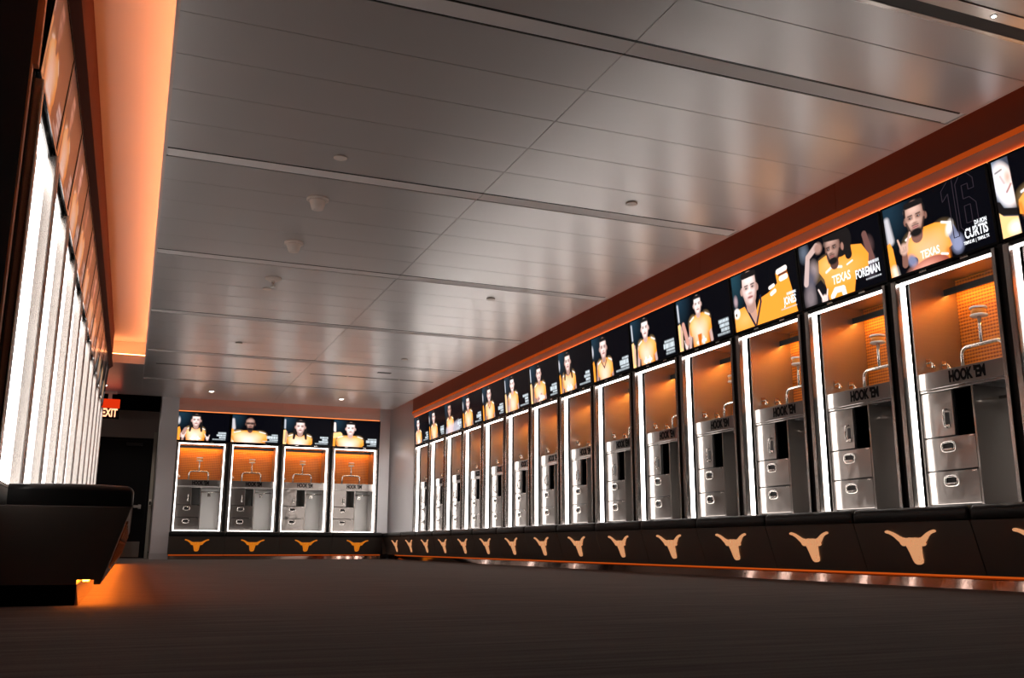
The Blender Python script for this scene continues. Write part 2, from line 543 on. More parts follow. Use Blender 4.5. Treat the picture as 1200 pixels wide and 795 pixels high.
# fascias above the screens: board, accent line and tall panels
ZS1 = 2.545      # top of the screens
ZF1, ZF2 = 2.614, 2.658
def fascia(n, x0, rz, y0, u0, u1, seam0, seam, pale=False, paint=None):
    """local frame: u along the wall, depth into the wall"""
    e = bpy.data.objects.new('trim_%d' % n, None)
    C.objects.link(e)
    e.location = (x0, y0, 0)
    e.rotation_euler = (0, 0, rz)
    struct(e)
    pa = paint or (M['fascia_pale'] if pale else M['fascia'])
    if pale:
        build('accent_line', MB().box(u0, u1, -0.062, -0.05, ZS1 + .004, ZS1 + .016), M['accent_b'], e)
        build('upper_board', MB().prism([(-0.055, ZS1 + .004), (-0.03, ZS1 + .004), (-0.02, ZF2), (-0.075, ZF2)], u0, u1, 'x'), pa, e)
    if not pale:
        if not paint:
            build('edge_light', MB().box(u0, u1, -0.060, -0.046, ZS1 + .001, ZS1 + .006), M['accent_r'], e)
        build('lower_board', MB().prism([(-0.040, ZS1 + .008), (-0.105, ZF1), (0.0, ZF1), (0.0, ZS1 + .008)], u0, u1, 'x'), paint or M['board'], e)
        build('shadow_gap', MB().box(u0, u1, -0.085, 0.0, ZF1, ZF1 + .008), M['groove'], e)
        build('accent_line', MB().box(u0, u1, -0.098, 0.0, ZF1 + .008, ZF2), M['accent'], e)
    s = u0
    nxt = seam0
    while s < u1 - 0.01:
        t = min(nxt, u1)
        build('fascia_panel', MB().box(s + .0015, t - .0015, -0.085, 0.0, ZF2, 3.10), pa, e, bevel=0.001, seg=1)
        s = t
        nxt += seam
    return e
fascia(9, XR, -PI / 2, Y14 + .08, -0.0, 15.8, 2.35, 1.828)
fascia(10, XB0, 0, YB, -0.055, 3.57, 1.75, 1.828, True)
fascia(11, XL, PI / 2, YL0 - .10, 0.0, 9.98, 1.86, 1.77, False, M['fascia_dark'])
# orange end panel that closes the left run of lockers
struct(build('trim_12', MB().box(XW0, -0.487, 3.70, 3.74, 0.0, 2.01).box(XW0, -0.468, 3.70, 3.74, 2.01, 3.10), M['salmon'], bevel=0.002))

# door in the lobby
dr = bpy.data.objects.new('door_1', None)
C.objects.link(dr)
struct(dr)
dr.location = (DX0, YW, 0)
dw = DX1 - DX0
build('door_leaf', MB().box(0.03, dw - .045, 0.0, 0.045, 0.005, DZ - .05), M['door_black'], dr, bevel=0.002)
build('kick_plate', MB().box(0.05, dw - .09, -0.004, 0.0, 0.02, 0.296), M['bench_steel'], dr, bevel=0.001)
build('door_frame', MB().box(-.03, 0.03, -0.012, 0.06, 0, DZ).box(dw - .045, dw + .005, -0.012, 0.06, 0, DZ).box(-.03, dw + .005, -0.012, 0.06, DZ - .05, DZ), M['door_black'], dr, bevel=0.002)
pb = build('panic_bar', MB().box(0.10, dw - .12, -0.075, -0.045, 0.90, 0.945), M['steel'], dr, bevel=0.006)
build('bracket', MB().box(0.10, 0.15, -0.045, 0.0, 0.88, 0.96).box(dw - .17, dw - .12, -0.045, 0.0, 0.88, 0.96), M['steel'], pb, bevel=0.003)
build('door_closer', MB().box(dw - .46, dw - .18, -0.06, 0.0, 2.035, 2.085), M['dark_metal'], dr, bevel=0.006)
struct(build('trim_13', MB().box(DX1 + .006, 0.336, 18.825, 18.85, 0, 2.30), M['frame_beige'], bevel=0.003))
t = thing('access_reader', 'small pale box on the strip of wall beside the black door', 'card reader', (0.308, 18.825, 1.0))
build('housing', MB().box(-.022, .022, -0.03, 0.0, -0.06, 0.06), M['plastic'], t, bevel=0.005)
build('reader_face', MB().box(-.015, .015, -0.034, -0.03, -0.045, 0.02), M['dark_metal'], t, bevel=0.001)

# ------------------------------------------------------------------ lockers
def led_ring():
    """four strips, each a 45 degree wedge in the reveal; returns list of (name, MB)"""
    out = []
    t, d0, d1 = 0.016, 0.000, 0.042
    dm = 0.011
    for x, sg in ((0.0, 1), (W, -1)):
        out.append(MB().prism([(x, d0), (x + sg * t, dm), (x, d1)], ZB, ZT, 'z'))
    out.append(MB().prism([(d0, ZT), (dm, ZT - t), (d1, ZT)], 0.004, W - 0.004, 'x'))
    out.append(MB().box(0.004, W - 0.004, 0.004, 0.055, ZB - 0.012, ZB - 0.003))
    return out

def flush_pull(cx, cz, w, h, y, vertical=False):
    """recessed cup: D-shaped proud ring with a dark well; returns ring MB and well MB"""
    ring = MB()
    n = 18
    path = []
    for k in range(n + 1):
        a = 2 * PI * k / n
        ca, sa = math.cos(a), math.sin(a)
        ex = 0.55
        px = math.copysign(abs(ca) ** ex, ca) * w / 2
        pz = math.copysign(abs(sa) ** ex, sa) * h / 2
        path.append((cx + px, y - 0.004, cz + pz))
    ring.tube(path, 0.0075, 8, cap=False)
    well = MB().box(cx - w * .40, cx + w * .40, y - 0.0015, y + 0.001, cz - h * .38, cz + h * .38)
    lip = MB().box(cx - w * .36, cx + w * .36, y - 0.012, y - 0.002, cz - h * .42, cz - h * .18)
    return ring, well, lip

def make_locker():
    r = thing('locker', 'x', 'locker')
    D, Zc = 0.49, 2.068
    iw0, iw1 = 0.012, W - 0.012
    st = M['steel']
    build('plinth', MB().box(-0.06, W + 0.06, 0.0, D, 0.0, ZB - 0.024), M['bench_steel'], r)
    build('floor_panel', MB().box(-0.05, W + 0.05, -0.01, D, ZB - 0.024, ZB - 0.012), st, r)
    build('top_panel', MB().box(-0.05, W + 0.05, 0.0, D + .01, Zc, Zc + 0.02), st, r)
    side = MB().box(iw0 - 0.012, iw0, 0.066, D, ZB - .02, Zc).mesh('side_panel', st)
    put('side_panel', side, r)
    put('side_panel', side, r, (iw1 - iw0 + 0.012, 0, 0))
    build('back_panel', MB().box(iw0, iw1, D, D + .012, 1.36, Zc), M['orange_back'], r)
    # posts: square steel box each side, black groove between neighbours
    pm = MB().box(-0.046, -0.001, -0.045, 0.05, ZB - 0.02, 2.012).mesh('post', M['post'], 0.010, 3)
    put('post', pm, r)
    build('post', MB().box(W + 0.001, W + 0.031, -0.045, 0.05, ZB - 0.02, 2.012), M['post'], r, bevel=0.008, seg=3)
    gm = MB().box(-0.0655, -0.046, -0.012, 0.05, ZB - 0.02, 2.03).mesh('groove_filler', M['groove'])
    put('groove_filler', gm, r)
    build('groove_filler', MB().box(W + 0.031, W + 0.0655, -0.018, 0.05, ZB - 0.02, 2.03), M['groove'], r)
    build('header', MB().box(-0.046, W + 0.046, -0.012, 0.05, ZT, 2.034), M['black'], r, bevel=0.002)
    for mb in led_ring():
        build('light_strip', mb, M['white_led'], r)
    # shelf with lettered front band
    y = 0.075
    sh = build('shelf', MB().box(iw0, iw1, y, D, 1.338, 1.356).box(iw0, iw1, y - 0.006, y + 0.006, 1.250, 1.363), M['front_steel'], r, bevel=0.002, seg=1)
    put('lettering', LET, sh, (0.415, y - 0.0068, 1.306))
    build('shelf_rail', MB().box(iw0, iw1, y - 0.004, y + 0.02, 1.232, 1.247), M['front_steel'], r, bevel=0.002, seg=1)
    dv = 0.435
    build('divider', MB().box(dv - 0.008, dv + 0.008, y, D, ZB, 1.232), M['front_steel'], r, bevel=0.002, seg=1)
    # door, drawers with flush pulls
    d = build('door', MB().box(iw0 + .002, 0.272, y, y + .018, 0.934, 1.226), M['front_steel'], r, bevel=0.003)
    hb = MB()
    path = [(0.222, y, 0.985), (0.222, y - .028, 0.995), (0.222, y - .034, 1.03), (0.222, y - .034, 1.06), (0.222, y - .028, 1.095), (0.222, y, 1.105)]
    hb.tube(path, 0.007, 8)
    hb.box(0.205, 0.241, y - .006, y, 0.985, 1.005)
    h = build('handle', hb, M['polished'], d)
    build('handle_plate', MB().box(0.206, 0.240, y - .002, y + .001, 1.0, 1.085), M['dark_metal'], d)
    for z0, z1 in ((0.716, 0.926), (0.500, 0.708)):
        w = build('drawer', MB().box(iw0 + .002, dv - .011, y, y + .018, z0, z1), M['front_steel'], r, bevel=0.003)
        ring, well, lip = flush_pull(0.212, z1 - 0.062, 0.105, 0.06, y)
        build('handle', ring, M['polished'], w)
        build('handle_well', well, M['dark_metal'], w)
        build('handle_lip', lip, M['polished'], w, bevel=0.003)
        build('latch', MB().box(dv - .055, dv - .016, y - .006, y, z1 - .012, z1 - .002), M['polished'], w, bevel=0.002)
    build('drawer_carcass', MB().box(iw0, dv - .008, y + .019, D, ZB, 0.930), M['dark_metal'], r)
    build('niche_liner', MB().box(0.274, dv - .009, D - .06, D - .05, 0.932, 1.231).box(0.274, 0.279, y + .02, D - .05, 0.932, 1.231).box(dv - .013, dv - .009, y + .01, D - .05, 0.932, 1.231)
          .box(0.279, dv - .013, y + .01, D - .05, 1.225, 1.231), M['niche'], r)
    build('cupboard_carcass', MB().box(iw0, 0.273, y + .022, D, 0.932, 1.231), M['dark_metal'], r)
    build('hanging_compartment', MB().box(dv + .009, iw1, D - .02, D - .008, ZB, 1.232).box(iw1 - .004, iw1 - .001, y + .01, D - .02, ZB, 1.232), M['grey_back'], r)
    build('hanging_rod', MB().tube([(dv + .008, 0.30, 1.165), (iw1 - .004, 0.30, 1.165)], 0.011, 10), M['polished'], r)
    hk = build('robe_hook', MB().tube([(0.60, D - .02, 1.12), (0.60, D - .05, 1.12), (0.60, D - .065, 1.105), (0.60, D - .06, 1.085)], 0.006, 8).box(.575, .625, D - .026, D - .02, 1.09, 1.15), M['polished'], r)
    # helmet and shoulder pad stand on the shelf
    cx, ty = 0.385, 0.26
    zt, zb, hw, rr = 1.524, 1.356, 0.165, 0.05
    path = [(cx - hw, ty, zb)]
    for k in range(7):
        a = PI - k / 6 * PI / 2
        path.append((cx - hw + rr + rr * math.cos(a), ty, zt - rr + rr * math.sin(a)))
    for k in range(7):
        a = PI / 2 - k / 6 * PI / 2
        path.append((cx + hw - rr + rr * math.cos(a), ty, zt - rr + rr * math.sin(a)))
    path.append((cx + hw, ty, zb))
    s = build('helmet_stand', MB().tube(path, 0.0135, 12).tube([(cx, ty, zt), (cx, ty, 1.71)], 0.0125, 12), M['polished'], r)
    build('stand_disc', MB().lathe([(0.052, 0), (0.055, .003), (0.055, .011), (0.052, .014)], (cx, ty, 1.705), 24), M['plastic'], s)
    build('stand_collar', MB().lathe([(0.046, 0), (0.046, .036)], (cx, ty, 1.719), 24), M['orange_collar'], s)
    build('stand_disc', MB().lathe([(0.052, 0), (0.055, .003), (0.055, .011), (0.052, .014)], (cx, ty, 1.755), 24), M['plastic'], s)
    # hooks on the left side panel just above the shelf
    for yy in (0.17, 0.31):
        hm = MB().tube([(iw0, yy, 1.452), (iw0 + .03, yy, 1.452), (iw0 + .042, yy, 1.44), (iw0 + .046, yy, 1.425)], 0.006, 8)
        hm.lathe([(0.012, -0.012), (0.017, -.006), (0.017, .006), (0.012, .012)], (iw0 + .046, yy, 1.42), 12)
        hm.box(iw0, iw0 + .005, yy - .02, yy + .02, 1.425, 1.478)
        build('coat_hook', hm, M['polished'], r)
    # valance with amber lamp at the top of the back panel
    v = build('valance', MB().box(iw0, iw1, 0.375, 0.385, 1.945, 1.99).box(iw0, iw1, 0.385, 0.44, 1.98, 1.99), M['dark_metal'], r)
    build('light_strip', MB().box(iw0 + .01, iw1 - .01, 0.395, 0.43, 1.968, 1.98), M['valance_led'], v)
    return r

LET = text_mesh("HOOK 'EM", 0.100, M['letter'], sx=0.60, extrude=0.0018, bold=0.045)
proto = make_locker()
first = True
def place_locker(loc, rz, label, group, sx=1.0):
    global first
    o = proto if first else copy_tree(proto)
    first = False
    o.location = loc
    o.rotation_euler = (0, 0, rz)
    o.scale = (sx, 1, 1)
    tag(o, label, 'locker', group)
    return o

def lit_variant(o, lining='lit_back', keys=('hanging_compartment', 'niche_liner')):
    """swaps in lighter lining copies with the reflected strip light painted in"""
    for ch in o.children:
        for key, mt in (('hanging_compartment', lining), ('niche_liner', 'lit_niche')):
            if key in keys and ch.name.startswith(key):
                if mt not in lit_me:
                    lit_me[mt] = ch.data.copy()
                    lit_me[mt].materials[0] = M[mt]
                ch.data = lit_me[mt]
lit_me = {}
right_y = [Y14 - (14 - i) * P for i in range(15)]     # i = 14 is the farthest
for i in range(14, -1, -1):
    n = 14 - i
    o = place_locker((XR, right_y[i], 0), -PI / 2, 'open steel locker on right wall, ' + (ORD[n] + ' from the far corner' if n < 14 else 'the nearest, cut off by the frame'),
                 'lockers along the right wall')
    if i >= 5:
        lit_variant(o, 'half_lit_back', ('hanging_compartment',))
for j in range(4):
    o = place_locker((XB0 + j * P, YB, 0), 0, 'open steel locker on back wall, ' + ['leftmost of four, beside the column', 'second of four from the left', 'third of four from the left', 'rightmost of four'][j],
                 'lockers along the back wall')
    lit_variant(o)
left_y = [YL0 + k * PL for k in range(NL)]
for k in range(NL):
    place_locker((XL, left_y[k], 0), PI / 2, 'open steel locker on left wall, seen edge on, ' + ORD[k] + ' from the camera', 'lockers along the left wall', PL / P)

# ------------------------------------------------------------------ benches
def emblem_mesh():
    h = [(0, .24), (.12, .235), (.24, .245), (.34, .235), (.45, .19), (.56, .125), (.68, .065), (.80, .025), (.91, .0), (.98, .01), (1.0, .045), (.97, .075), (.86, .10), (.76, .145), (.67, .21),
         (.59, .29), (.51, .36), (.47, .385), (.49, .43), (.44, .475), (.36, .485), (.30, .47), (.27, .55), (.235, .68), (.205, .80), (.19, .92), (.155, 1.0), (.08, 1.04), (0, 1.045)]
    pts = h + [(-x, y) for x, y in h[-2:0:-1]]
    s = 0.198
    pts = [(x * s, (0.52 - y) * s) for x, y in pts]
    bm = bmesh.new()
    lo = [bm.verts.new((x, 0, z)) for x, z in pts]
    hi = [bm.verts.new((x, -0.008, z)) for x, z in pts]
    k = len(pts)
    bm.faces.new(lo)
    bm.faces.new(hi[::-1])
    for i in range(k):
        bm.faces.new((lo[i], hi[i], hi[(i + 1) % k], lo[(i + 1) % k]))
    bmesh.ops.triangulate(bm, faces=[f for f in bm.faces if len(f.verts) > 4])
    bmesh.ops.recalc_face_normals(bm, faces=bm.faces)
    me = bpy.data.meshes.new('emblem')
    bm.to_mesh(me)
    bm.free()
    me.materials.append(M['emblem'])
    return me

def cushion_mesh(w, seed):
    """rounded pad: u 0..w, depth -0.505..-0.05, z 0.38..0.462, slightly crowned and creased"""
    rnd = random.Random(seed)
    d0, d1, z0, z1 = -0.505, -0.05, 0.380, 0.462
    r = 0.03
    prof = [(d1, z0), (d0 + .004, z0), (d0, z0 + .006), (d0, z1 - r)]
    for k in range(1, 6):
        a = PI - k / 5 * PI / 2
        prof.append((d0 + r + r * math.cos(a), z1 - r + r * math.sin(a)))
    for k in range(1, 6):
        prof.append((d0 + r + (d1 - d0 - r) * k / 5, z1 + .006 * math.sin(PI * k / 5)))
    us = [0, 0.004, 0.014, 0.03] + [0.03 + (w - 0.06) * k / 16 for k in range(1, 16)] + [w - 0.03, w - 0.014, w - 0.004, w]
    cr = [(rnd.uniform(0.08, w - .08), rnd.uniform(.003, .006), rnd.uniform(.012, .03)) for _ in range(4)]
    b = MB()
    k = len(prof)
    for u in us:
        e = min(u, w - u)
        q = 1.0 if e >= 0.03 else math.sqrt(max(0, 1 - (1 - e / 0.03) ** 2))
        for d, z in prof:
            zz = z
            dd = d
            if z > z0 + .01:
                zz = z0 + (z - z0) * (0.72 + 0.28 * q)
                for cu_, am, sg in cr:
                    zz -= am * math.exp(-((u - cu_) / sg) ** 2)
            if d < -0.4:
                dd = d + 0.012 * (1 - q)
            b.v.append((u, dd, zz))
    for i in range(len(us) - 1):
        for j in range(k):
            j2 = (j + 1) % k
            b.f.append([i * k + j, i * k + j2, (i + 1) * k + j2, (i + 1) * k + j]); b.s.append(True)
    b.f.append(list(range(k))[::-1]); b.s.append(False)
    e = (len(us) - 1) * k
    b.f.append([e + j for j in range(k)]); b.s.append(False)
    return b.mesh('cushion', M['leather'])

BODY = [(-0.02, 0.078), (-0.398, 0.078), (-0.488, 0.378), (-0.02, 0.378)]
FACE = [(-0.398, 0.078), (-0.410, 0.078), (-0.500, 0.376), (-0.488, 0.378)]
slope = math.atan2(0.09, 0.298)
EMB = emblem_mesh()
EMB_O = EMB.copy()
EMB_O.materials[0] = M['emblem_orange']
BODY_C = [(-0.02, 0.078), (-0.325, 0.078), (-0.325, 0.112), (-0.386, 0.112), (-0.386, 0.078), (-0.398, 0.078), (-0.488, 0.378), (-0.02, 0.378)]
def make_bench(toe_mat, cavity=False):
    r = thing('bench', 'x', 'bench')
    w = P
    u0 = -0.0655
    build('body', MB().prism(BODY_C if cavity else BODY, u0 + .001, u0 + w - .001, 'x'), M['bench_steel'], r)
    build('front_panel', MB().prism(FACE, u0 + .0025, u0 + w - .0025, 'x'), M['bench_steel'], r, bevel=0.0012, seg=1)
    cush = put('cushion', None, r) if False else put('cushion', cushion_mesh(w - .006, 3), r, (u0 + .003, 0, 0))
    build('toe_kick', MB().prism([(-0.338, 0.0), (-0.325, 0.077), (-0.03, 0.077), (-0.03, 0.0)], u0, u0 + w, 'x'), M['toe'], r)
    if cavity:
        build('light_strip', MB().box(u0 + .005, u0 + w - .005, -0.366, -0.346, 0.090, 0.110), toe_mat, r)
    else:
        build('light_strip', MB().box(u0 + .005, u0 + w - .005, -0.356, -0.336, 0.066, 0.077), toe_mat, r)
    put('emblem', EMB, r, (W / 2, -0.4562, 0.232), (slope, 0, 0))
    return r
bR = make_bench(M['toe_r'])
cush_var = [cushion_mesh(P - .006, s) for s in (3, 11, 27, 42)]
def place_bench(src, used, loc, rz, label, group, sx=1.0, seed=0):
    o = src if not used else copy_tree(src)
    o.location = loc
    o.rotation_euler = (0, 0, rz)
    o.scale = (sx, 1, 1)
    tag(o, label, 'bench', group)
    for ch in o.children:
        if ch.name.startswith('cushion'):
            ch.data = cush_var[seed % 4]
    return o
for i in range(14, -1, -1):
    n = 14 - i
    place_bench(bR, i != 14, (XR, right_y[i], 0), -PI / 2, 'black cushioned bench section with steer emblem, right wall, ' + (ORD[n] + ' from the far corner' if n < 14 else 'the nearest, cut off by the frame'),
                'bench sections along the right wall', 1.0, i)
# corner filler of the right bench up to the back bench
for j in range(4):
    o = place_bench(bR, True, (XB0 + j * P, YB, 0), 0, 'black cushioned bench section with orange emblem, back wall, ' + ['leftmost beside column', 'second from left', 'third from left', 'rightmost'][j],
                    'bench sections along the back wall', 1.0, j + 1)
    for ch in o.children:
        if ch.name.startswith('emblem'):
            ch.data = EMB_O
crn = thing('corner_bench', 'plain black bench filler in the far right corner without an emblem', 'bench', (0, 0, 0))
build('body', MB().box(4.285, 4.75, 17.125, 17.53, 0.08, 0.376), M['bench_steel'], crn)
build('cushion', MB().box(4.275, 4.75, 16.755, 17.53, 0.385, 0.458), M['leather'], crn, bevel=0.02, seg=3)
build('front_panel', MB().prism([(4.288, 0.376), (4.378, 0.078), (4.75, 0.078), (4.75, 0.376)], 16.755, 17.12, 'y'), M['bench_steel'], crn)
build('toe_kick', MB().box(4.45, 4.75, 16.755, 17.3, 0.0, 0.078), M['toe'], crn)
bL = make_bench(M['toe_l'], True)
for ch in bL.children:
    if ch.name.startswith('emblem'):
        ch.data = EMB.copy()
        ch.data.materials[0] = M['emblem_plain']
NBL = 10
YBL = 4.135 + 0.0655 * PL / P
endp = MB().prism([(-0.02, 0.078), (-0.325, 0.078), (-0.325, 0.096), (-0.386, 0.096), (-0.386, 0.078), (-0.410, 0.078), (-0.500, 0.378), (-0.02, 0.378)], -0.0675, -0.0645, 'x')
for k in range(NBL):
    o = place_bench(bL, k != 0, (XL, YBL + k * PL, 0), PI / 2, 'black cushioned bench section along left wall, ' + (ORD[k] + ' from the camera' if k else 'nearest, tapered end facing camera'),
                    'bench sections along the left wall', PL / P, k + 2)
    if k == 0:
        first_left = o
ep = build('end_panel', endp, M['bench_steel'], None, bevel=0.001, seg=1)
ep.parent = first_left
tp = build('toe_end', MB().box(-0.0665, -0.0655, -0.325, -0.02, 0.0, 0.078), M['wall_dark'], None)
tp.parent = first_left

# ------------------------------------------------------------------ screens
AS = 16 / 9
def grid(res):
    h = res
    w = int(round(res * AS))
    x = (np.arange(w) + 0.5) / w * AS
    y = (np.arange(h) + 0.5) / h
    return np.meshgrid(x, y)      # y runs downward

class Paint:
    """a small raster painter: soft shapes laid over a dark ground; units of picture height"""
    def __init__(self, res, bg=(0.0012, 0.0014, 0.003)):
        self.X, self.Y = grid(res)
        self.img = np.ones(self.X.shape + (3,)) * np.array(bg)
        self.px = 1.0 / res
    def lay(self, sd, col, soft=None, alpha=1.0):
        s = soft or self.px * 1.2
        a = np.clip(0.5 - sd / s, 0, 1)[..., None] * alpha
        self.img = self.img * (1 - a) + np.array(col) * a
    def ell(self, cx, cy, rx, ry, col, rot=0, soft=None, alpha=1.0):
        c, s = math.cos(rot), math.sin(rot)
        dx, dy = self.X - cx, self.Y - cy
        a, b = dx * c + dy * s, -dx * s + dy * c
        k = np.sqrt((a / rx) ** 2 + (b / ry) ** 2)
        self.lay((k - 1) * min(rx, ry), col, soft, alpha)
    def cap(self, x0, y0, x1, y1, r0, col, r1=None, soft=None, alpha=1.0):
        r1 = r0 if r1 is None else r1
        dx, dy = x1 - x0, y1 - y0
        t = np.clip(((self.X - x0) * dx + (self.Y - y0) * dy) / (dx * dx + dy * dy + 1e-9), 0, 1)
        d = np.hypot(self.X - x0 - t * dx, self.Y - y0 - t * dy)
        self.lay(d - (r0 + (r1 - r0) * t), col, soft, alpha)
    def poly(self, pts, col, soft=None, alpha=1.0):
        ins = np.zeros(self.X.shape, bool)
        d = np.full(self.X.shape, 9.0)
        n = len(pts)
        for i in range(n):
            x0, y0 = pts[i]
            x1, y1 = pts[(i + 1) % n]
            if y0 != y1:
                cnd = ((y0 > self.Y) != (y1 > self.Y)) & (self.X < (x1 - x0) * (self.Y - y0) / (y1 - y0) + x0)
                ins ^= cnd
            ex, ey = x1 - x0, y1 - y0
            t = np.clip(((self.X - x0) * ex + (self.Y - y0) * ey) / (ex * ex + ey * ey + 1e-9), 0, 1)
            d = np.minimum(d, np.hypot(self.X - x0 - t * ex, self.Y - y0 - t * ey))
        self.lay(np.where(ins, -d, d), col, soft, alpha)
    def illegible(self, x0, y0, x1, y1, rows, rnd, col=(0.72, 0.80, 0.85)):
        """a caption too small to read in the photograph: rows of unreadable strokes"""
        hh = (y1 - y0) / sum(rows)
        y = y0
        for q in rows:
            w = (x1 - x0) * (1.0 if q > 1 else rnd.uniform(.5, .95))
            x = x1 - w
            while x < x1 - .01:
                sw = rnd.uniform(.012, .03) * (1 + q * .3)
                self.poly([(x, y + .01), (min(x + sw, x1), y + .01), (min(x + sw, x1), y + hh * q - .012), (x, y + hh * q - .012)], col, alpha=rnd.uniform(.7, 1))
                x += sw + .008
            y += hh * q

OR = (0.95, 0.33, 0.035)
OR_L = (1.0, 0.62, 0.26)
OR_D = (0.60, 0.14, 0.012)
WH = (1.0, 0.90, 0.84)
SK = [((0.86, 0.66, 0.62), (0.42, 0.24, 0.20)), ((0.62, 0.38, 0.30), (0.22, 0.10, 0.075)), ((0.42, 0.24, 0.19), (0.10, 0.045, 0.035)), ((0.95, 0.80, 0.76), (0.55, 0.36, 0.32))]
HAIR = (0.010, 0.008, 0.008)

def head(p, cx, cy, h, sk, hair='short', turn=0.0, beard=False, tilt=0.0):
    """h: head height. turn shifts the features sideways"""
    li, dk = sk
    w = h * 0.36
    if hair == 'long':
        p.ell(cx, cy + h * .10, w * 1.35, h * .62, HAIR, tilt)
        p.cap(cx - w * 1.0, cy + h * .2, cx - w * 1.25, cy + h * .85, w * .38, HAIR, w * .22)
        p.cap(cx + w * 1.0, cy + h * .2, cx + w * 1.25, cy + h * .85, w * .38, HAIR, w * .22)
    p.cap(cx, cy + h * .3, cx, cy + h * .50, w * .56, dk)                       # neck
    p.ell(cx - w * 1.0 - turn * w * .2, cy + h * .03, w * .16, h * .10, dk)
    p.ell(cx + w * 1.0 - turn * w * .2, cy + h * .03, w * .16, h * .10, dk)
    if hair != 'bald':
        p.ell(cx, cy - h * .13, w * 1.06, h * .40, HAIR, tilt)
    p.ell(cx, cy - h * .07, w, h * .43, dk, tilt)
    p.ell(cx + turn * w * .12, cy + h * .15, w * .80, h * .36, dk, tilt)
    mid = tuple((a + b) / 2 for a, b in zip(li, dk))
    hot = tuple(min(1, c * 1.25 + .05) for c in li)
    p.ell(cx - w * .08 - turn * w * .15, cy - h * .06, w * .86, h * .38, mid, tilt, soft=h * .10)
    p.ell(cx - w * .08 + turn * w * .10, cy + h * .14, w * .62, h * .30, mid, tilt, soft=h * .10)
    p.ell(cx - w * .22 + turn * w * .2, cy + h * .06, w * .42, h * .16, li, soft=h * .14)
    p.ell(cx + w * .34 + turn * w * .2, cy + h * .07, w * .24, h * .12, li, soft=h * .12, alpha=.8)
    p.ell(cx - w * .05 + turn * w * .25, cy - h * .25, w * .62, h * .12, hot, soft=h * .16, alpha=.75)
    p.ell(cx - w * .28 + turn * w * .3, cy + h * .05, w * .18, h * .05, hot, soft=h * .08, alpha=.8)
    p.ell(cx + turn * w * .3, cy + h * .35, w * .20, h * .06, li, soft=h * .10, alpha=.8)
    if hair in ('short', 'long'):
        p.cap(cx - w * .72, cy - h * .40, cx + w * .72, cy - h * .40, h * .085, HAIR)
        p.cap(cx - w * .93, cy - h * .30, cx - w * .97, cy - h * .12, w * .09, HAIR)
        p.cap(cx + w * .93, cy - h * .30, cx + w * .97, cy - h * .12, w * .09, HAIR)
    tx = turn * w * .28
    for s in (-1, 1):
        ex = cx + s * w * .40 + tx
        p.ell(ex, cy - h * .035, w * .30, h * .07, dk, soft=h * .07, alpha=.75)
        p.cap(ex - w * .2, cy - h * .10, ex + w * .2, cy - h * .105, h * .018, HAIR, alpha=.85)
        p.ell(ex, cy - h * .03, w * .15, h * .024, (0.02, 0.012, 0.01))
        p.ell(ex + w * .06, cy - h * .034, w * .03, h * .01, (0.8, 0.8, 0.8), alpha=.7)
    p.cap(cx + tx * 1.3, cy - h * .04, cx + tx * 1.5, cy + h * .11, w * .09, tuple(min(1, c * 1.12) for c in li), alpha=.8)
    p.ell(cx + tx * 1.5, cy + h * .135, w * .24, h * .032, dk, soft=h * .04, alpha=.8)
    if beard:
        p.ell(cx + tx * .6, cy + h * .40, w * .62, h * .12, HAIR, soft=h * .06)
        p.cap(cx - w * .88, cy + h * .08, cx - w * .58, cy + h * .36, w * .10, HAIR, alpha=.8)
        p.cap(cx + w * .88, cy + h * .08, cx + w * .58, cy + h * .36, w * .10, HAIR, alpha=.8)
        p.cap(cx - w * .3 + tx, cy + h * .19, cx + w * .3 + tx, cy + h * .19, h * .02, HAIR, alpha=.7)
    p.ell(cx + tx, cy + h * .245, w * .34, h * .040, (0.50, 0.20, 0.18) if li[0] > .6 else (0.35, 0.13, 0.11), soft=h * .03)
    p.cap(cx - w * .28 + tx, cy + h * .243, cx + w * .28 + tx, cy + h * .243, h * .007, (0.06, 0.02, 0.02))

def jersey(p, cx, top, sw, bot_w, pale=0.4, num=False):
    """torso: shoulders at top, half-widths sw and bot_w"""
    pts = [(cx - sw * .30, top), (cx - sw * .72, top + .05), (cx - sw, top + .17), (cx - sw * 1.02, top + .34), (cx - bot_w, top + .40), (cx - bot_w, 1.02), (cx + bot_w, 1.02),
           (cx + bot_w, top + .40), (cx + sw * 1.02, top + .34), (cx + sw, top + .17), (cx + sw * .72, top + .05), (cx + sw * .30, top)]
    p.poly(pts, OR)
    p.ell(cx - sw * .62, top + .16, sw * .34, .13, OR_L, soft=.14, alpha=pale)
    p.ell(cx + sw * .55, top + .16, sw * .34, .13, OR_L, soft=.14, alpha=pale * .8)
    p.ell(cx - sw * .10, top + .34, sw * .55, .20, WH, soft=.26, alpha=pale)
    p.cap(cx - sw * .98, top + .22, cx - sw * .92, top + .36, .018, OR_D, alpha=.7, soft=.04)
    p.cap(cx + bot_w * .95, top + .42, cx + bot_w * .92, 1.0, .03, OR_D, alpha=.7, soft=.06)
    p.cap(cx - bot_w * .95, top + .42, cx - bot_w * .92, 1.0, .02, OR_D, alpha=.6, soft=.06)
    p.cap(cx - sw * .9, top + .085, cx - sw * .55, top + .03, .016, WH, alpha=.9)
    p.cap(cx + sw * .9, top + .085, cx + sw * .55, top + .03, .016, WH, alpha=.9)
    if num:
        p.cap(cx - bot_w * .5, .93, cx + bot_w * .5, .92, .03, WH, alpha=.9)
        p.cap(cx - bot_w * .3, .86, cx - bot_w * .28, 1.0, .025, WH, alpha=.9)
        p.cap(cx + bot_w * .3, .86, cx + bot_w * .28, 1.0, .025, WH, alpha=.9)

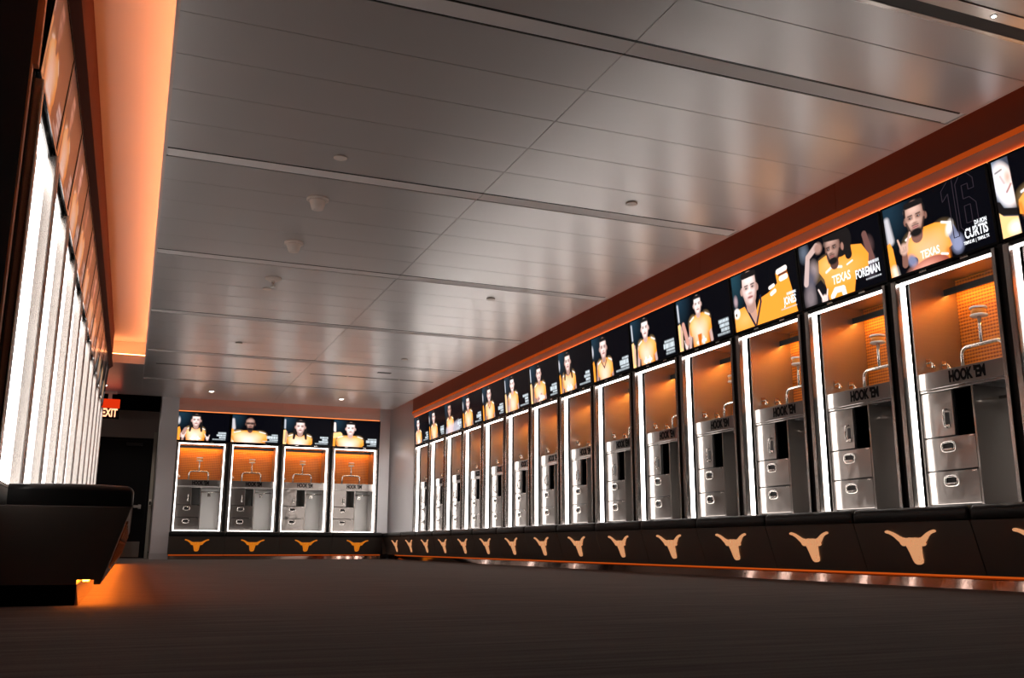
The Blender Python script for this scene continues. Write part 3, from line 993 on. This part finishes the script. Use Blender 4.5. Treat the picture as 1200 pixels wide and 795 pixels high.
def collar(p, cx, y, w, col=(0.02, 0.016, 0.03)):
    p.cap(cx - w, y - .06, cx, y + .10, .016, col)
    p.cap(cx + w, y - .06, cx, y + .10, .016, col)

def hand_sign(p, x, y, s, sk, flip=1):
    """horns hand sign: fist with index and little finger raised"""
    li, dk = sk
    p.cap(x - flip * .02 * s, y + .34 * s, x, y + .08 * s, .085 * s, dk, .075 * s)
    p.ell(x, y, .12 * s, .13 * s, li, soft=.06 * s)
    p.cap(x + flip * .08 * s, y - .05 * s, x + flip * .22 * s, y - .32 * s, .034 * s, li, .026 * s)
    p.cap(x - flip * .09 * s, y - .05 * s, x - flip * .15 * s, y - .25 * s, .030 * s, li, .022 * s)
    for k in (-.04, .02):
        p.cap(x + k * s, y - .06 * s, x + k * s + .01 * s, y + .03 * s, .026 * s, li)
        p.cap(x + (k + .03) * s, y - .05 * s, x + (k + .03) * s, y + .04 * s, .006 * s, dk, alpha=.7)
    p.cap(x - flip * .08 * s, y + .06 * s, x + flip * .05 * s, y + .035 * s, .028 * s, tuple(c * .85 for c in li))

def neighbour(p, kind, sk):
    li, dk = sk
    p.ell(0.06, 0.0, .30, .40, (0.010, 0.030, 0.050), soft=.4, alpha=.9)
    if kind == 0:
        p.cap(0.05, .18, 0.08, .48, .045, (0.55, 0.52, 0.55), .06, soft=.05)
        p.poly([(0, .52), (.06, .50), (.10, .60), (.14, 1.02), (0, 1.02)], OR)
        p.cap(0.08, .9, .10, 1.0, .05, WH, alpha=.7, soft=.08)
    elif kind == 1:
        p.cap(0.05, .10, 0.06, .40, .022, (0.6, 0.62, 0.68), soft=.04)
        p.poly([(0, .48), (.09, .46), (.16, .62), (.13, 1.02), (0, 1.02)], OR_L)
        p.cap(0.12, .55, .10, .9, .03, dk, soft=.05)
    elif kind == 2:
        p.ell(0.03, .30, .05, .12, (0.5, 0.5, 0.54), soft=.04)
        p.poly([(0, .55), (.07, .52), (.11, .66), (.10, 1.02), (0, 1.02)], OR)

def portrait(idx):
    """one paint routine per screen; idx counts right wall 0..14 from the camera, back wall 15..18, left wall 19.."""
    res = 120 if idx <= 3 else 64
    p = Paint(res)
    rnd = random.Random(idx * 7 + 5)
    if idx == 0:
        li, dk = SK[3]
        p.poly([(0, 0), (.25, 0), (.27, 1.02), (0, 1.02)], (0.05, 0.055, 0.08))
        p.ell(.05, .08, .10, .10, (0.10, 0.14, 0.22), soft=.10)
        p.ell(.15, .34, .15, .30, li, -.25, soft=.05)
        p.ell(.07, .34, .07, .22, (0.70, 0.76, 0.86), -.25, soft=.10)
        p.ell(.20, .26, .04, .07, (0.85, 0.45, 0.36), soft=.06)
        p.cap(.04, .16, .13, .14, .010, (0.10, 0.07, 0.07), soft=.02); p.cap(.16, .44, .23, .36, .012, (0.35, 0.12, 0.11), soft=.02); p.cap(.10, .22, .14, .32, .010, dk, soft=.03)
        p.cap(.0, .58, .06, .66, .06, HAIR, .04); p.cap(.06, .66, .26, .72, .045, HAIR)
        p.poly([(0, .66), (.06, .72), (.26, .78), (.27, 1.02), (0, 1.02)], OR_L)
        p.ell(.20, .90, .08, .07, WH, soft=.1)
        p.poly([(.24, 0), (1.8, 0), (1.8, 1.02), (.27, 1.02)], (0.0012, 0.0014, 0.003))
        jersey(p, .86, .42, .56, .44, .3)
        head(p, .86, .28, .50, SK[1], 'short', -.2)
    elif idx == 1:
        neighbour(p, 0, SK[2])
        jersey(p, .75, .46, .44, .30, .25)
        p.cap(1.12, .62, 1.20, .86, .07, (0.16, 0.17, 0.26), .075); p.ell(1.20, .84, .085, .11, (0.25, 0.27, 0.42), soft=.08)
        p.ell(1.10, .60, .05, .09, WH, .4, soft=.05)
        head(p, .56, .29, .50, SK[1], 'short', -.15, beard=True)
        p.cap(.40, .99, .46, .88, .07, (0.01, 0.01, 0.014), .06)
        p.ell(.42, .86, .07, .10, (0.20, 0.21, 0.34), -.6, soft=.05)
        hand_sign(p, .30, .66, .62, SK[1])
        p.ell(.70, 1.04, .34, .15, (0.34, 0.075, 0.045), -.08); p.ell(.62, 1.01, .22, .09, (0.72, 0.30, 0.22), -.08, soft=.12)
        p.cap(.92, .90, 1.02, .93, .014, WH)
    elif idx == 2:
        for cx, cy, s, c in ((.12, .12, .09, (0.10, 0.12, 0.16)), (.30, .46, .09, (0.32, 0.24, 0.24)), (.20, .60, .12, (0.10, 0.09, 0.12)), (.16, .86, .12, (0.20, 0.16, 0.17)), (1.52, .40, .07, (0.11, 0.06, 0.06)), (1.50, .70, .10, (0.09, 0.07, 0.09))):
            p.ell(cx, cy, s, s * 1.4, c, soft=.12)
        p.cap(.10, .62, .20, .22, .055, (0.55, 0.40, 0.38), .05); p.cap(.20, .22, .42, .10, .05, (0.55, 0.38, 0.34), .055); p.ell(.46, .14, .085, .085, (0.36, 0.20, 0.16), soft=.05)
        p.cap(1.46, .22, 1.55, .62, .05, (0.16, 0.07, 0.06), .06)
        p.poly([(.44, .34), (.62, .30), (.86, .40), (1.12, .28), (1.38, .34), (1.50, .52), (1.46, .72), (1.22, .70), (1.12, 1.02), (.58, 1.02), (.52, .66), (.42, .52)], OR)
        p.ell(.62, .44, .16, .10, OR_L, soft=.16, alpha=.4); p.ell(.86, .62, .30, .12, OR_L, soft=.24, alpha=.35)
        p.cap(.58, .56, .74, .50, .02, WH, alpha=.8); p.cap(.84, .54, .92, .56, .02, WH, alpha=.8); p.cap(1.04, .56, 1.16, .53, .012, WH)
        p.ell(.94, .17, .26, .24, HAIR, .2); p.cap(1.06, .15, 1.10, .42, .10, HAIR, .07)
        head(p, .78, .24, .46, SK[2], 'bald', -.7, beard=True, tilt=.25)
        p.cap(.66, .02, 1.04, .07, .075, HAIR); p.cap(1.0, .05, 1.07, .30, .07, HAIR); p.ell(.99, .26, .03, .06, (0.34, 0.17, 0.13))
        p.poly([(.30, .70), (.44, .64), (.54, .78), (.56, 1.02), (.32, 1.02)], (0.006, 0.006, 0.008))
        hand_sign(p, .48, .96, .55, SK[0], -1)
        p.cap(.66, .96, .74, .88, .045, WH); p.cap(.74, .88, .90, .89, .045, WH); p.cap(.90, .89, .92, 1.0, .045, WH)
    elif idx == 3:
        p.ell(0.06, 0.05, .24, .40, (0.012, 0.045, 0.065), soft=.4)
        p.ell(.08, .46, .05, .09, (0.40, 0.28, 0.30), soft=.05)
        p.poly([(0, .70), (.10, .62), (.34, .60), (.56, .84), (.76, .56), (1.0, .52), (1.26, .42), (1.24, .25), (1.52, .22), (1.60, .55), (1.70, 1.02), (0, 1.02)], OR)
        p.cap(1.30, .24, 1.50, .22, .045, WH); p.cap(1.32, .30, 1.52, .29, .018, (0.12, 0.03, 0.02)); p.cap(1.36, .37, 1.50, .36, .045, WH)
        p.cap(1.05, .45, 1.16, .43, .03, WH); p.cap(1.08, .56, 1.18, .53, .035, WH); p.ell(.08, .68, .09, .09, WH, soft=.04); p.ell(.06, .70, .025, .03, HAIR)
        p.ell(.30, .82, .22, .12, OR_L, soft=.2, alpha=.4)
        p.cap(.48, .46, .56, .86, .15, (0.55, 0.30, 0.22), .08)
        p.cap(.34, .60, .56, .98, .022, (0.01, 0.012, 0.03)); p.cap(.78, .52, .78, .62, .022, (0.01, 0.012, 0.03)); p.cap(.78, .62, .60, .98, .022, (0.01, 0.012, 0.03))
        head(p, .50, .32, .62, SK[0], 'short', .12)
    elif idx in (4, 5, 6, 7, 8, 9, 10, 11, 12, 13, 14):
        spec = {4: (.74, .22, .36, SK[3], 'short', 1, True), 5: (.60, .25, .42, SK[3], 'short', 1, True), 6: (.56, .30, .48, SK[0], 'short', 2, False), 7: (.52, .28, .46, SK[0], 'long', 2, True),
                8: (.60, .28, .42, SK[0], 'short', 1, True), 9: (.58, .26, .42, SK[3], 'short', 1, False), 10: (.58, .27, .44, SK[0], 'short', 2, False), 11: (.52, .26, .44, SK[0], 'short', 2, False),
                12: (.50, .24, .46, SK[1], 'short', 9, False), 13: (.56, .26, .46, SK[0], 'short', 2, False), 14: (.48, .28, .44, SK[3], 'short', 9, True)}[idx]
        cx, cy, hh, sk, hr, nb, num = spec
        neighbour(p, nb, sk)
        p.cap(cx - .30, .62, cx - .36, .98, .05, sk[1], .045); p.cap(cx + .32, .62, cx + .37, .95, .05, sk[1], .045)
        jersey(p, cx + .03, cy + hh * .50, .36, .27, .55, num)
        if idx in (6, 10):
            collar(p, cx, cy + hh * .72, .13)
        if idx == 4:
            p.poly([(cx - .08, .78), (cx + .06, .78), (cx + .02, 1.02), (cx - .06, 1.02)], OR_D)
            hand_sign(p, .26, .92, .45, SK[0]); p.cap(.20, .50, .30, .86, .05, (0.6, 0.3, 0.24), .06)
        if idx == 8:
            p.cap(cx - .22, .96, cx + .10, .84, .05, sk[1]); p.cap(cx + .26, .92, cx - .02, .86, .05, sk[0])
        if idx == 9:
            p.cap(cx - .28, .98, cx - .20, .62, .06, sk[1], .05); p.ell(cx - .19, .56, .06, .08, sk[0])
        if idx == 12:
            p.poly([(.1, .80), (1.4, .66), (1.5, .84), (1.5, 1.02), (0, 1.02)], (0.55, 0.52, 0.60), alpha=.75, soft=.1)
        head(p, cx, cy, hh, sk, hr, -.1 if idx % 2 else .1)
    else:
        q = idx - 15
        spec = [(.62, .28, .44, SK[0], 'long', True, .34), (.66, .32, .46, SK[2], 'bald', False, .62), (.62, .34, .50, SK[0], 'long', False, .46), (.66, .32, .50, SK[3], 'short', False, .52),
                (.60, .28, .44, SK[1], 'short', True, .40), (.70, .30, .46, SK[0], 'short', False, .48), (.58, .27, .42, SK[2], 'short', True, .42)][q if q < 4 else 4 + q % 3]
        cx, cy, hh, sk, hr, num, sw = spec
        neighbour(p, (q + 2) % 3, sk)
        if q == 3:
            p.cap(.05, .14, .07, .42, .04, (0.9, 0.75, 0.7)); p.cap(0, .60, .25, .56, .10, OR_L)
        jersey(p, cx, cy + hh * .52, sw, sw * .9, .75, num)
        if q == 0:
            p.cap(cx - .34, .60, cx - .48, .84, .06, sk[1]); hand_sign(p, cx - .42, .86, .45, sk); hand_sign(p, cx + .42, .90, .45, sk, -1)
        head(p, cx, cy, hh, sk, hr, .0, beard=(q == 1))
        if q == 1:
            p.cap(cx - .13, cy - .02, cx + .13, cy - .02, .035, (0.02, 0.01, 0.01), alpha=.8)
    if idx not in (0, 1, 2, 3):
        rows = [1, 2, 1] if rnd.random() < .5 else [1, 1, 1]
        p.illegible(1.28, .66, 1.68, .90, rows, rnd)
        p.illegible(1.05, .90, 1.68, .955, [1], rnd, (0.5, 0.56, 0.6))
    if idx in (2, 3):
        p.illegible(1.42, .625, 1.69, .69, [1], rnd, (0.85, 0.88, 0.92))
        p.illegible(1.22, .865, 1.69, .905, [1], rnd, (0.6, 0.62, 0.66))
    return p.img

def picture_mesh(idx, w, h):
    img = portrait(idx)
    hh, ww = img.shape[:2]
    xs = np.linspace(-w / 2, w / 2, ww)
    zs = np.linspace(h / 2, -h / 2, hh)
    V = np.zeros((hh, ww, 3))
    V[..., 0] = xs[None, :]
    V[..., 2] = zs[:, None]
    idxs = np.arange(hh * ww).reshape(hh, ww)
    fs = np.stack([idxs[:-1, :-1], idxs[1:, :-1], idxs[1:, 1:], idxs[:-1, 1:]], -1).reshape(-1, 4)
    me = bpy.data.meshes.new('picture')
    me.from_pydata(V.reshape(-1, 3).tolist(), [], fs.tolist())
    ca = me.color_attributes.new('picture', 'FLOAT_COLOR', 'POINT')
    col = np.ones((hh * ww, 4), np.float32)
    col[:, :3] = img.reshape(-1, 3)
    ca.data.foreach_set('color', col.ravel())
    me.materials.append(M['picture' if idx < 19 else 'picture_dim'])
    return me

PW, PH = 0.866, 0.487
HZ = 0.514
TILT = math.atan2(0.035, HZ)
case_me = MB().box(-0.4525, 0.4525, 0.0, 0.045, -HZ / 2, HZ / 2).mesh('case', M['glass_black'], 0.003, 1)
bezel_mb = MB()
bw = (0.905 - PW) / 2
bezel_mb.box(-0.4525, -0.4525 + bw, -0.004, 0.0, -HZ / 2, HZ / 2).box(0.4525 - bw, 0.4525, -0.004, 0.0, -HZ / 2, HZ / 2)
bezel_mb.box(-PW / 2, PW / 2, -0.004, 0.0, -HZ / 2, -PH / 2).box(-PW / 2, PW / 2, -0.004, 0.0, PH / 2, HZ / 2)
bezel_me = bezel_mb.mesh('bezel', M['glass_black'])
foot_me = MB().box(-0.03, 0.03, 0.01, 0.03, -HZ / 2 - .012, -HZ / 2).mesh('mount', M['polished'])
pic_cache = {}
def place_screen(idx, loc, rz, label, group, sx=1.0):
    t = thing('wall_screen', label, 'screen', loc, rz, group)
    t.rotation_euler = Matrix.Rotation(rz, 3, 'Z').__matmul__(Matrix.Rotation(TILT, 3, 'X')).to_euler()
    t.scale = (sx, 1, 1)
    put('case', case_me, t)
    put('bezel', bezel_me, t)
    put('mount', foot_me, t, (-.17, 0, 0))
    put('mount', foot_me, t, (.17, 0, 0))
    key = idx if idx < 19 else 19 + idx % 3
    if key not in pic_cache:
        pic_cache[key] = picture_mesh(key, PW, PH)
    pc = put('picture', pic_cache[key], t, (0, -0.001, 0))
    def txt(s, size, u, v, m='screen_text', sx=0.6, al='RIGHT', dz=0.0, **kw):
        put('lettering', text_mesh(s, size, M[m], sx=sx, extrude=0.0003, align=al, bold=0.028, **kw), pc, ((u - .5) * PW, -0.0012, (.5 - v) * PH), (0, dz, 0))
    if idx == 1:
        txt('DAVION', .040, .95, .665); txt('CURTIS', .088, .95, .775); txt('TEMPLE HS  |  TEMPLE, TX', .028, .95, .885)
        nm = MB()
        for pts in ([(-.30, .34), (-.12, .48), (-.04, .48), (-.04, -.48), (-.16, -.48), (-.16, .26), (-.30, .16)],
                    [(.40, .20), (.40, .36), (.28, .48), (.14, .48), (.02, .36), (.02, -.36), (.14, -.48), (.28, -.48), (.40, -.36), (.40, -.04), (.28, .08), (.15, .08), (.15, .30), (.28, .30), (.28, .20)],
                    [(.15, -.04), (.28, -.04), (.28, -.32), (.15, -.32)]):
            q = [(x * .36, 0, z * .40) for x, z in pts]
            for a_, b_ in zip(q, q[1:] + q[:1]):
                nm.tube([a_, b_], .0028, 4)
        build('lettering', nm, M['screen_outline'], pc, loc=(.22 * PW, -0.0012, .13 * PH))
        txt('TEXAS', .075, .415, .835, 'jersey_text', .72, 'CENTER')
    elif idx == 2:
        txt('FOREMAN', .088, .95, .775)
        txt('TEXAS', .092, .50, .73, 'jersey_text', .72, 'CENTER')
    elif idx == 3:
        txt('JONES', .088, .95, .775)
    return t
ZSC = 2.288
DSC = -0.045
DESC = {1: 'wall screen showing bearded player making a horns hand sign with football', 2: 'wall screen showing player in TEXAS jersey with head turned left', 3: 'wall screen showing close-up of short-haired player facing forward',
        0: 'wall screen showing a tilted face slice, cut off by the frame', 4: 'wall screen showing slim player standing with arms down, fifth from camera', 5: 'wall screen showing pale-faced player, sixth from camera on right wall',
        7: 'wall screen showing long-haired player, eighth from camera on right wall'}
for i in range(15):
    lab = DESC.get(i, 'wall screen showing a player in orange, %s from the far corner on the right wall' % ORD[14 - i])
    place_screen(i, (XR + DSC, right_y[i] - W / 2, ZSC), -PI / 2, lab, 'screens above the right-hand lockers')
for j in range(4):
    place_screen(15 + j, (XB0 + j * P + W / 2, YB + DSC, ZSC), 0, 'wall screen on back wall, ' + ['leftmost, showing long-haired player with both hands raised', 'second from left, showing broad bald player',
                 'third from left, showing long-haired player close up', 'rightmost, showing short-haired player'][j], 'screens above the back lockers')
for k in range(NL):
    place_screen(19 + k, (XL - DSC, left_y[k] + W / 2 * PL / P, ZSC), PI / 2, 'wall screen on left wall catching orange light, ' + ORD[k] + ' from the camera', 'screens above the left-hand lockers', PL / P)

# ------------------------------------------------------------------ ceiling fittings
def dome(x, y, label):
    t = thing('ceiling_detector', label, 'detector', (x, y, ZC))
    build('flange', MB().lathe([(0.075, -0.018), (0.082, -0.014), (0.082, 0.0)], (0, 0, 0), 28), M['plastic'], t)
    build('cup', MB().lathe([(0.030, -0.088), (0.042, -0.084), (0.050, -0.060), (0.060, -0.024), (0.062, -0.018)], (0, 0, 0), 28), M['plastic'], t)
dome(1.095, 6.66, 'white cup-shaped ceiling detector nearest the camera, left of ceiling centre')
dome(1.095, 7.77, 'white cup-shaped ceiling detector, second behind the nearest one')
t = thing('pendant_sprinkler', 'white pendant sprinkler with small chrome head behind the cup-shaped detectors', 'sprinkler', (1.085, 8.95, ZC))
build('flange', MB().lathe([(0.045, -0.030), (0.070, -0.016), (0.080, -0.010), (0.080, 0)], (0, 0, 0), 28), M['plastic'], t)
build('nozzle', MB().lathe([(0.020, -0.085), (0.024, -0.082), (0.010, -0.076), (0.008, -0.06), (0.016, -0.045), (0.016, -0.03)], (0, 0, 0), 16), M['polished'], t)
for x, y, lab in ((1.093, 5.832, 'flat round cover plate on ceiling in front of the nearest cup-shaped detector'), (3.288, 5.861, 'flat round cover plate on ceiling nearest the right wall of screens'),
                  (3.285, 8.867, 'flat round cover plate on right half of ceiling, behind the nearest one'), (1.078, 9.344, 'flat round cover plate on ceiling just behind the pendant sprinkler'),
                  (1.093, 12.13, 'flat round cover plate on far left half of ceiling'), (3.319, 12.35, 'flat round cover plate on far right half of ceiling')):
    o = build('sprinkler_cover', MB().lathe([(0.040, -0.012), (0.044, -0.010), (0.044, -0.004), (0.038, -0.004), (0.038, 0.0)], (0, 0, 0), 24), M['plastic'], loc=(x, y, ZC))
    tag(o, lab, 'cover plate')
for x, y, z, lab in ((1.082, 16.29, ZC, 'small glowing round downlight before the left half of the back wall'), (3.259, 16.29, ZC, 'small glowing round downlight before the right half of the back wall'), (-0.56, 16.29, ZC, 'small glowing round downlight beside the exit sign'), (-0.20, 17.75, 3.10, 'unseen downlight added over the lobby to brighten the black door wall')):
    t = thing('downlight', lab, 'downlight', (x, y, z))
    build('trim_ring', MB().lathe([(0.034, -0.004), (0.062, -0.006), (0.066, 0.0)], (0, 0, 0), 24), M['plastic'], t)
    build('lens', MB().lathe([(0.030, -0.007), (0.034, -0.006), (0.034, -0.003)], (0, 0, 0), 20), M['down'], t)
    ld = bpy.data.lights.new('downlight_lamp', 'SPOT')
    ld.energy = 14 if z == ZC else 55  # stronger spot is the unseen lobby downlight, added to brighten the door area
    ld.color = (1.0, 0.86, 0.76)
    ld.spot_size = 1.7
    ld.spot_blend = 0.6
    ld.shadow_soft_size = 0.04
    lo = bpy.data.objects.new('lamp', ld)
    C.objects.link(lo)
    lo.parent = t
    lo.location = (0, 0, -0.02)
for x0, x1, lab in ((0.155, 2.025, 'thin dark air slot across the far ceiling, left one'), (2.318, 4.234, 'thin dark air slot across the far ceiling, right one')):
    t = thing('air_slot', lab, 'air vent', (x0, 14.0, ZC))
    build('blade', MB().box(0, x1 - x0, -0.018, 0.018, -0.003, 0.0), M['dark_metal'], t)
    build('clip', MB().box(0.55, 0.58, -0.018, 0.018, -0.005, -0.003).box(1.35, 1.38, -0.018, 0.018, -0.005, -0.003), M['plastic'], t)
o = tag(build('ceiling_hatch', MB().box(3.22, 3.42, 13.45, 13.53, ZC - .006, ZC), M['dark_metal'], bevel=0.002), 'small dark plate on far ceiling beside the right air slot', 'plate')
# recessed slot, top right of the frame
t = thing('spotlight_slot', 'long black recessed ceiling slot with painted lamp glints on its lip, upper right', 'ceiling light', (2.35, 3.03, ZC))
build('slot', MB().box(0, 2.0, -0.04, 0.04, -0.004, 0.0), M['groove'], t)
build('lip', MB().box(0, 2.0, -0.115, -0.04, -0.006, 0.0).box(0, 2.0, 0.04, 0.07, -0.006, 0.0), M['steel'], t, bevel=0.002, seg=1)
for x in (0.72, 1.32):
    s = build('lip_glint', MB().lathe([(0.012, -0.010), (0.015, -0.009), (0.015, -0.004)], (x, -0.078, 0), 20), M['dark_metal'], t)  # glowing discs paint in lamp reflections on the steel lip
    build('lens', MB().lathe([(0.009, -0.012), (0.011, -0.010)], (x, -0.078, 0), 20), M['down'], s)

# exit sign
t = thing('exit_sign', 'red glowing EXIT sign hanging from ceiling above the black door', 'sign', (-0.485, 17.0, 0))
build('canopy', MB().box(-.10, .10, -.035, .035, ZC - .03, ZC), M['plastic'], t, bevel=0.004)
hs = build('housing', MB().box(-.16, .16, -.03, .03, 2.47, 2.62), M['exit_red'], t, bevel=0.004)
build('stem', MB().box(-.03, .03, -.012, .012, 2.62, ZC - .03), M['plastic'], t)
pn = build('panel', MB().box(-.16, .16, -.006, .006, 2.29, 2.47), M['black'], t, bevel=0.002)
put('lettering', text_mesh('EXIT', 0.19, M['exit_letter'], sx=0.62, extrude=0.002, bold=0.03), pn, (0.01, -0.009, 2.385))
